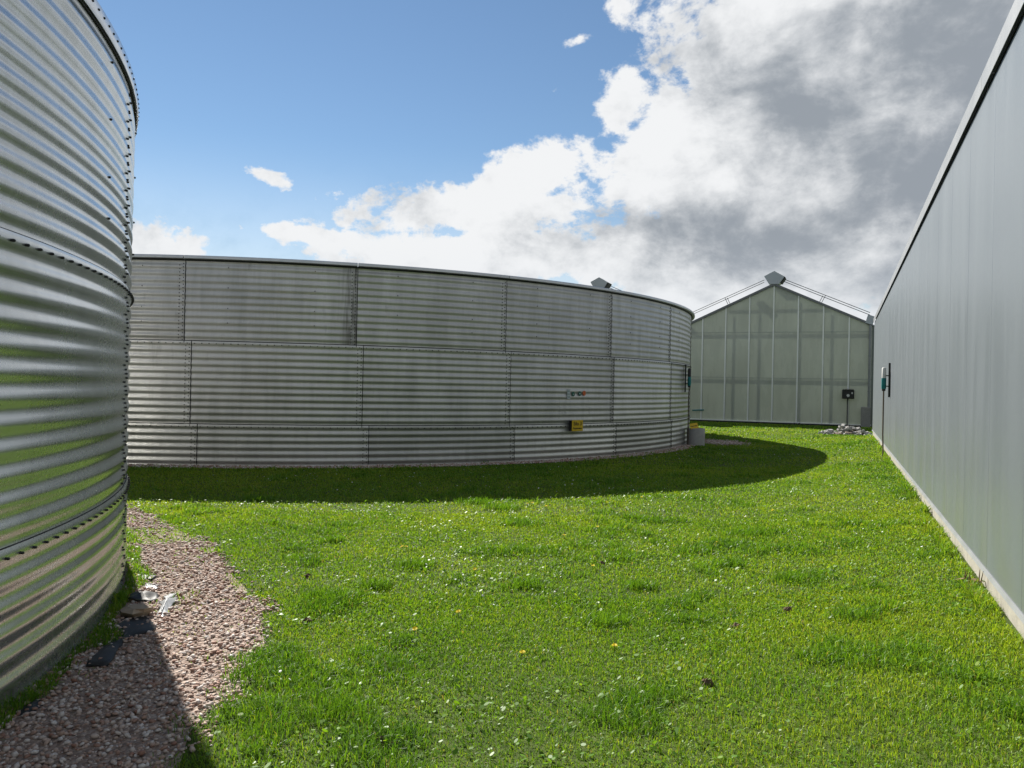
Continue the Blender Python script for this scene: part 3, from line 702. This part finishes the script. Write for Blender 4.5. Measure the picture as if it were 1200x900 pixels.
def blades(x, y, height, width, tint, lean=0.75, flat=0.15):
    n = len(x); a = rng.random(n)*2*np.pi; la = rng.random(n)*2*np.pi
    ln = np.abs(rng.normal(0, lean, n)) + flat
    hx, hy = np.cos(la)*ln*height, np.sin(la)*ln*height
    wx, wy = np.cos(a)*width/2, np.sin(a)*width/2
    z0 = np.full(n, -0.004); vert = height/np.sqrt(1+ln*ln)
    V = np.empty((n, 5, 3))
    V[:, 0] = np.stack([x-wx, y-wy, z0], 1); V[:, 1] = np.stack([x+wx, y+wy, z0], 1)
    mx, my = x+hx*0.32, y+hy*0.32
    V[:, 2] = np.stack([mx+wx*0.85, my+wy*0.85, vert*0.62], 1); V[:, 3] = np.stack([mx-wx*0.85, my-wy*0.85, vert*0.62], 1)
    V[:, 4] = np.stack([x+hx, y+hy, vert*(1.0-0.12*ln)], 1)
    V[:, :, 2] += gz(x, y)[:, None]
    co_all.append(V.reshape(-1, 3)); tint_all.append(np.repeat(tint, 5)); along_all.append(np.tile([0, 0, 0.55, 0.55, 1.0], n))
for y0, y1, n in ((0.3, 2.7, 16000), (2.7, 5.5, 260000), (5.5, 9.0, 250000), (9.0, 15.0, 250000), (15.0, 24.0, 230000), (24.0, 37.0, 190000)):
    x, y, d1, d2, atwall, gr = lawn_points(n, y0, y1); m = len(x); dist = np.hypot(x, y)
    tuft = vnoise(x, y, 0.9)*0.5 + vnoise(x, y, 2.6, 7)*0.5
    clump = np.clip((vnoise(x, y, 1.7, 13)*0.6 + vnoise(x, y, 5.0, 2)*0.4 - 0.60)/0.16, 0, 1)
    hgt = (0.014 + 0.020*tuft + 0.036*clump**1.5)*(0.6 + 0.75*rng.random(m))
    hgt = np.where((d1 < 0.20), hgt*1.9, hgt); hgt = np.where(d2 < 0.5, hgt*1.25, hgt); hgt = np.where(atwall, hgt*(1.0 + 2.6*vnoise(x, y, 2.4, 77)), hgt); hgt = np.where(gr & (d1 > 0.2), hgt*0.8, hgt)
    wid = np.maximum(0.0036, 0.00105*dist)*(0.7 + 0.6*rng.random(m))
    tint = np.clip(0.60 + (vnoise(x, y, 0.45, 31)-0.5)*0.62 + (vnoise(x, y, 2.2, 17)-0.5)*0.35 - clump*0.30 + rng.normal(0, 0.23, m), 0.02, 0.93)
    tint = np.where(rng.random(m) < 0.03, 0.97 + 0.03*rng.random(m), tint)
    blades(x, y, hgt, wid, tint)
# coarse dark tussocks here and there
for px, py, rr in ((590, 597, .20), (612, 615, .18), (608, 647, .17), (487, 665, .15), (380, 702, .16), (712, 731, .14), (620, 689, .10), (750, 690, .12), (400, 838, .14), (880, 630, .22), (930, 692, .15), (560, 590, .2), (1130, 640, .15), (300, 587, .2), (440, 690, .1), (855, 668, .12), (1000, 745, .13)):
    tx, ty = gxy(px, py); m = int(220 + 500*rr); x = tx + rng.normal(0, rr*0.6, m); y = ty + rng.normal(0, rr*0.45, m)
    blades(x, y, 0.05 + 0.05*rng.random(m), np.maximum(0.0036, 0.00095*np.hypot(x, y)), np.clip(rng.normal(0.22, 0.13, m), 0.02, 0.8), 0.5)
# a few long seeding blades
x, y, d1, d2, w_, gr = lawn_points(2600, 3.0, 26.0); m = len(x)
blades(x, y, 0.06 + 0.06*rng.random(m), np.maximum(0.0035, 0.0008*np.hypot(x, y)), 0.3+0.5*rng.random(m), 0.4)
V = np.concatenate(co_all); nb = len(V)//5; base = np.arange(nb)*5
idx = np.stack([base, base+1, base+2, base+3, base+3, base+2, base+4], 1).ravel()
sz = np.tile([4, 3], nb)
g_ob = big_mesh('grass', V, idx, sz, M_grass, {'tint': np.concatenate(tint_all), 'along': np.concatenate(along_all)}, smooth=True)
tag(g_ob, 'short green lawn grass with rough tufts', 'grass', kind='stuff')
# clover and plantain leaves among the grass
x, y, d1, d2, w_, gr = lawn_points(70000, 2.7, 13.0); keep = (vnoise(x, y, 1.2, 41)*0.6 + vnoise(x, y, 4.0, 8)*0.4 > 0.50) & ~gr
x, y = x[keep], y[keep]; m = len(x); sz_ = 0.005 + 0.009*rng.random(m)**2; z = 0.014 + 0.024*rng.random(m) + gz(x, y)
a = rng.random(m)*2*np.pi; tl = rng.normal(0, 0.45, (m, 2))
ring = [(1.25, 0), (0.6, 0.62), (-0.55, 0.55), (-1.05, 0), (-0.55, -0.55), (0.6, -0.62)]
V = np.empty((m, 6, 3))
for i, (u, v) in enumerate(ring):
    px, py = (u*np.cos(a)-v*np.sin(a))*sz_, (u*np.sin(a)+v*np.cos(a))*sz_
    V[:, i] = np.stack([x+px, y+py, z + px*tl[:, 0] + py*tl[:, 1]], 1)
c_ob = big_mesh('clover', V.reshape(-1, 3), np.arange(m*6), np.full(m, 6), M_grass, {'tint': np.repeat(np.clip(rng.normal(0.42, 0.16, m), 0.05, 0.9), 6), 'along': np.ones(m*6)})
tag(c_ob, 'clover and small broad leaves growing through the lawn', 'clover', kind='stuff')
# daisies: far too many specks to count
M_daisy = speckled('daisy_white', (0.66, 0.66, 0.62), (0.78, 0.78, 0.75), 50, 0.6, bumpy=0)
x, y, d1, d2, w_, gr = lawn_points(4800, 2.8, 30.0)
keep = (vnoise(x, y, 0.55, 51)*0.55 + vnoise(x, y, 2.0, 19)*0.45 > 0.56 + 0.07*(y < 7)) & ~gr
x, y = x[keep], y[keep]; m = len(x); r = (0.0065 + 0.0035*rng.random(m))*np.where(y > 9, 1.15, 1.0); z = 0.036 + 0.025*rng.random(m) + gz(x, y); tl = rng.normal(0, 0.35, (m, 2))
q = 10; V = np.empty((m, q+1, 3))
for i in range(q):
    w_ = 2*np.pi*i/q; rr = r*(1.0 if i % 2 == 0 else 0.72); px, py = np.cos(w_)*rr, np.sin(w_)*rr; V[:, i] = np.stack([x+px, y+py, z+px*tl[:, 0]+py*tl[:, 1]], 1)
V[:, q] = np.stack([x, y, z+0.003], 1)
idx = np.concatenate([np.stack([np.arange(m)*(q+1)+i, np.arange(m)*(q+1)+(i+1) % q, np.arange(m)*(q+1)+q], 1) for i in range(q)]).ravel()
tag(big_mesh('daisies', V.reshape(-1, 3), idx, np.full(m*q, 3), M_daisy), 'tiny white daisies scattered through the lawn', 'daisies', kind='stuff')
# dandelions
M_dand = speckled('dandelion_yellow', (0.72, 0.56, 0.010), (0.82, 0.66, 0.014), 60, 0.7, bumpy=0)
M_stem = speckled('flower_stem', (0.08, 0.13, 0.03), (0.10, 0.16, 0.04), 30, 0.6, bumpy=0)
mb = MB()
for l_, (nn, rr, zz) in enumerate(((12, 0.016, 0.000), (10, 0.011, 0.004), (7, 0.006, 0.006))):
    for i in range(nn):
        a = 2*math.pi*(i+0.3*l_)/nn; d_ = 0.6*math.pi/nn
        mb.add([(0, 0, zz-0.004), (rr*math.cos(a-d_), rr*math.sin(a-d_), zz+0.003), (rr*1.12*math.cos(a), rr*1.12*math.sin(a), zz), (rr*math.cos(a+d_), rr*math.sin(a+d_), zz+0.003)], [[0, 1, 2, 3]])
me_head = mb.mesh('flower_head', M_dand)
mb = MB(); mb.tube([(0, 0, -0.005), (0.004, 0, 0.03), (0, 0, 0.062)], [0.0025, 0.002, 0.0022], 6); me_stem = mb.mesh('stem', M_stem)
for px, py in ((612, 773), (720, 766), (537, 724), (695, 669), (471, 646), (476, 646), (618, 594), (640, 597), (624, 593), (486, 745), (445, 574), (752, 586), (556, 673), (840, 642), (1006, 562), (905, 605), (661, 632), (700, 622)):
    gx, gy = gxy(px, py); o = link('dandelion', None, loc=(gx, gy, float(gz(gx, gy))-0.02)); o.rotation_euler = (0, 0, random.uniform(0, 6))
    tag(o, 'yellow dandelion flower growing in the sunlit lawn', 'dandelion', 'dandelions in the lawn')
    h_ = link('flower_head', me_head, o, loc=(0, 0, 0.062)); h_.rotation_euler = (random.gauss(0, 0.3), random.gauss(0, 0.3), 0); link('stem', me_stem, o)
# rusty dock plant by the plinth
M_dock = speckled('dock_rusty', (0.17, 0.10, 0.05), (0.23, 0.15, 0.08), 20, 0.8, bumpy=0)
gx, gy = wall_xy(6.35, WALL_S-0.07).xy; dk = link('dock_weed', None, loc=(gx, gy, float(gz(gx, gy)))); tag(dk, 'small brown dried dock weed against the concrete plinth', 'weed')
rw = random.Random(3)
for i in range(7):
    a = rw.uniform(0, 6.28); l_ = rw.uniform(0.06, 0.14); q = rw.uniform(0.05, 0.35)
    mb = MB(); mb.tube([(0, 0, 0), (math.cos(a)*q*l_*0.5, math.sin(a)*q*l_*0.5, l_*0.6), (math.cos(a)*q*l_, math.sin(a)*q*l_, l_)], [0.002, 0.004, 0.0015], 5); mb.build('stalk', M_dock, dk, loc=(rw.gauss(0, 0.035), rw.gauss(0, 0.06), 0))
for i in range(8):
    a = rw.uniform(0, 6.28); l_ = rw.uniform(0.07, 0.13); ca, sa = math.cos(a), math.sin(a)
    mb = MB(); mb.add([(0, 0, 0.005), (ca*l_*0.5-sa*0.018, sa*l_*0.5+ca*0.018, 0.045), (ca*l_, sa*l_, 0.03), (ca*l_*0.5+sa*0.018, sa*l_*0.5-ca*0.018, 0.045)], [[0, 1, 2, 3]]); mb.build('leaf', M_dock if i % 2 else M_stem, dk)
# soil casts
M_cast = speckled('soil_brown', (0.085, 0.052, 0.034), (0.15, 0.10, 0.07), 40, 0.95, bumpy=0.5)
for px, py, lab in ((360, 730, 'brown soil heap in the grass nearest the gravel bed'), (923, 730, 'brown soil heap in the grass nearest the warehouse wall'), (829, 813, 'brown soil heap in the right foreground of the lawn'),
                    (705, 662, 'brown soil heap in the grass, farthest from the camera'), (361, 677, 'small brown soil heap up the lawn from the gravel bed'), (445, 872, 'brown soil heap in the left foreground of the lawn'), (862, 745, 'small brown soil heap in the middle right of the lawn')):
    gx, gy = gxy(px, py); mb = MB(); nn, rr = 11, rw.uniform(0.018, 0.030); vs = []
    for q, zz in ((1.0, -0.01), (0.85, 0.016), (0.5, 0.026), (0.12, 0.030)):
        for j in range(nn): w_ = 2*math.pi*j/nn; f_ = q*rr*rw.uniform(0.7, 1.3); vs.append((math.cos(w_)*f_*1.3, math.sin(w_)*f_, zz + rw.uniform(-0.008, 0.008)))
    mb.add(vs, [[l*nn+j, l*nn+(j+1) % nn, (l+1)*nn+(j+1) % nn, (l+1)*nn+j] for l in range(3) for j in range(nn)] + [[3*nn+j for j in range(nn)]])
    tag(mb.build('soil_heap', M_cast, loc=(gx, gy, float(gz(gx, gy)))), lab, 'soil heap', 'soil heaps in the lawn')

# ------------------------------------------------------------------ gravel stones
def f_peb(nt, b, put):
    t = attr(nt, 'tint'); o = texco(nt); n = noise(nt, o, 90.0, 4, 0.6)
    col = mixc(nt, t.step(0.0, 0.35, mode='LINEAR'), (0.27, 0.145, 0.105), (0.43, 0.31, 0.25))
    col = mixc(nt, t.step(0.35, 0.75, mode='LINEAR'), col, (0.52, 0.44, 0.39))
    col = mixc(nt, t.step(0.75, 1.0, mode='LINEAR'), col, (0.64, 0.60, 0.57))
    put('Base Color', mixc(nt, n.step(0.45, 0.75)*0.45, col, (0.14, 0.10, 0.08)))
M_peb = material('pebble', rough=0.8, spec=0.3, build=f_peb)
ph = (1+5**0.5)/2
ico = np.array([(-1,ph,0),(1,ph,0),(-1,-ph,0),(1,-ph,0),(0,-1,ph),(0,1,ph),(0,-1,-ph),(0,1,-ph),(ph,0,-1),(ph,0,1),(-ph,0,-1),(-ph,0,1)], float); ico /= np.linalg.norm(ico[0])
icf = np.array([(0,11,5),(0,5,1),(0,1,7),(0,7,10),(0,10,11),(1,5,9),(5,11,4),(11,10,2),(10,7,6),(7,1,8),(3,9,4),(3,4,2),(3,2,6),(3,6,8),(3,8,9),(4,9,5),(2,4,11),(6,2,10),(8,6,7),(9,8,1)])
def pebbles(name, x, y, size, label):
    m = len(x); sc = size[:, None]*np.stack([1.0+0.35*rng.random(m), 0.75+0.25*rng.random(m), 0.45+0.3*rng.random(m)], 1)
    P_ = ico[None]*sc[:, None]*(0.78 + 0.44*rng.random((m, 12, 1)))
    a = rng.random(m)*2*np.pi; t_ = rng.normal(0, 0.35, m); ca, sa, ct, st = np.cos(a), np.sin(a), np.cos(t_), np.sin(t_)
    X, Y, Z = P_[..., 0], P_[..., 1], P_[..., 2]
    X, Z = X*ct[:, None]+Z*st[:, None], -X*st[:, None]+Z*ct[:, None]
    X, Y = X*ca[:, None]-Y*sa[:, None], X*sa[:, None]+Y*ca[:, None]
    z0 = size*(0.25 + 0.9*rng.random(m))
    V = np.stack([X+x[:, None], Y+y[:, None], Z+z0[:, None]], -1).reshape(-1, 3)
    idx = (icf[None] + (np.arange(m)*12)[:, None, None]).ravel()
    o = big_mesh(name, V, idx, np.full(m*20, 3), M_peb, {'tint': np.repeat(rng.random(m), 12)})
    return tag(o, label, 'gravel', kind='stuff')
n = 88000; x = -4.9 + rng.random(n)*4.0; y = 1.4 + rng.random(n)*8.0
e_ = (vnoise(x, y, 3.1)-0.5)*0.22 + (vnoise(x, y, 9.0, 5)-0.5)*0.16
jt = rng.normal(0, 0.05, n)*(rng.random(n) < 0.7)
d1 = np.hypot(x-T1.x, y-T1.y) - T1R
tongue = np.hypot((x+3.55)/0.75, (y-7.35)/0.42) < 0.85
ok = in_poly(x+e_+jt, y+e_*0.6+jt*0.5, GRAVEL) & (d1 > 0.02) & (~tongue | (rng.random(n) < 0.2))
pebbles('gravel', x[ok], y[ok], 0.0050 + 0.0105*rng.random(ok.sum())**2.2, 'pinkish gravel bed along the foot of the shiny tank')
n = 9000; a = R_(-112) + rng.random(n)*R_(110); r = T2R + 0.01 + 0.36*rng.random(n)**1.3; x, y = T2.x + r*np.cos(a), T2.y + r*np.sin(a)
x2, y2 = 5.9 + rng.normal(0, 0.33, 1600), 21.9 + rng.normal(0, 0.48, 1600); ok2 = np.hypot(x2-T2.x, y2-T2.y) > T2R+0.03
pebbles('gravel', np.r_[x, x2[ok2]], np.r_[y, y2[ok2]], 0.012 + 0.010*rng.random(n+ok2.sum()), 'thin gravel margin round the foot of the weathered tank')

# ------------------------------------------------------------------ membrane scraps and rubble by the near tank
def sheet(name, pts, mat, h, seed, thick=0.004, z0=0.0):
    """crumpled sheet over a ground outline: fan grid from outline, wavy height, real thickness"""
    rs = random.Random(seed); cxm = sum(p[0] for p in pts)/len(pts); cym = sum(p[1] for p in pts)/len(pts)
    out = []
    for i in range(len(pts)):
        a, b_ = pts[i], pts[(i+1) % len(pts)]
        for t_ in range(5): f_ = t_/5; out.append((a[0]+(b_[0]-a[0])*f_+rs.gauss(0, 0.008), a[1]+(b_[1]-a[1])*f_+rs.gauss(0, 0.008)))
    m = len(out); vs = []; rings = 6
    for r in range(rings+1):
        f_ = r/rings
        for (x_, y_) in out:
            X, Y = cxm+(x_-cxm)*f_, cym+(y_-cym)*f_
            w_ = float(vnoise(np.array([X]), np.array([Y]), 7.0, seed)[0])*0.7 + float(vnoise(np.array([X]), np.array([Y]), 18.0, seed+3)[0])*0.3
            vs.append((X-cxm, Y-cym, z0 + h*w_*(1.0-0.6*f_)))
    fs = [[r*m+j, (r+1)*m+j, (r+1)*m+(j+1) % m, r*m+(j+1) % m] for r in range(rings) for j in range(m)]
    mb = MB(); mb.add(vs, fs); o = mb.build(name, mat, loc=(cxm, cym, 0), smooth=True)
    md = o.modifiers.new('thickness', 'SOLIDIFY'); md.thickness = thick; return o
M_memb = speckled('black_membrane', (0.010, 0.011, 0.012), (0.020, 0.021, 0.023), 12, 0.62, bumpy=0.25)
M_scrap = speckled('clear_plastic_film', (0.28, 0.29, 0.30), (0.40, 0.41, 0.42), 14, 0.3, bumpy=0.4)
M_sand = speckled('sandy_stone', (0.27, 0.21, 0.15), (0.38, 0.31, 0.23), 18, 0.9, bumpy=0.6)
def G(*pp): return [gxy(a, b_) for a, b_ in pp]
tag(sheet('membrane', G((100, 783), (128, 782), (138, 762), (152, 750), (185, 738), (170, 722), (146, 718), (128, 745)), M_memb, 0.05, 4), 'larger black membrane sheet showing between tank foot and gravel', 'membrane', 'black membrane scraps')
tag(sheet('membrane', G((14, 842), (40, 836), (58, 822), (50, 817), (22, 830)), M_memb, 0.03, 9), 'black membrane strip by the tank foot, lowest in the photo', 'membrane', 'black membrane scraps')
tag(sheet('membrane', G((150, 706), (182, 707), (184, 699), (160, 695), (152, 698)), M_memb, 0.10, 12), 'crumpled black membrane flap above the sandy stone', 'membrane', 'black membrane scraps')
tag(sheet('membrane', G((160, 680), (180, 681), (184, 675), (164, 672)), M_memb, 0.06, 15), 'smallest black membrane scrap, farthest from the camera on the gravel', 'membrane', 'black membrane scraps')
tag(sheet('plastic_film', G((183, 727), (196, 722), (207, 703), (203, 699), (192, 702), (187, 715)), M_scrap, 0.07, 21), 'crumpled pale plastic film lying on the sunlit gravel', 'plastic film')
tag(sheet('plastic_film', G((166, 690), (184, 692), (187, 686), (175, 684)), M_scrap, 0.05, 23), 'small pale plastic scrap beside the black membrane flap', 'plastic film')
gx, gy = gxy(160, 722); mb = MB(); rs = random.Random(8); vs = []
for z_, k_ in ((-0.02, 0.8), (0.018, 0.9), (0.035, 0.6)):
    for j in range(9): w_ = j*2*math.pi/9; q = k_*(0.6+0.7*rs.random()); vs.append((math.cos(w_)*0.13*q, math.sin(w_)*0.10*q, z_+0.01*rs.random()))
mb.add(vs, [[l*9+j, l*9+(j+1) % 9, l*9+9+(j+1) % 9, l*9+9+j] for l in range(2) for j in range(9)] + [[18+j for j in range(9)]])
tag(mb.build('sandstone_lump', M_sand, loc=(gx, gy, 0.02)), 'flat sandy stone lump half under the black membrane', 'stone')
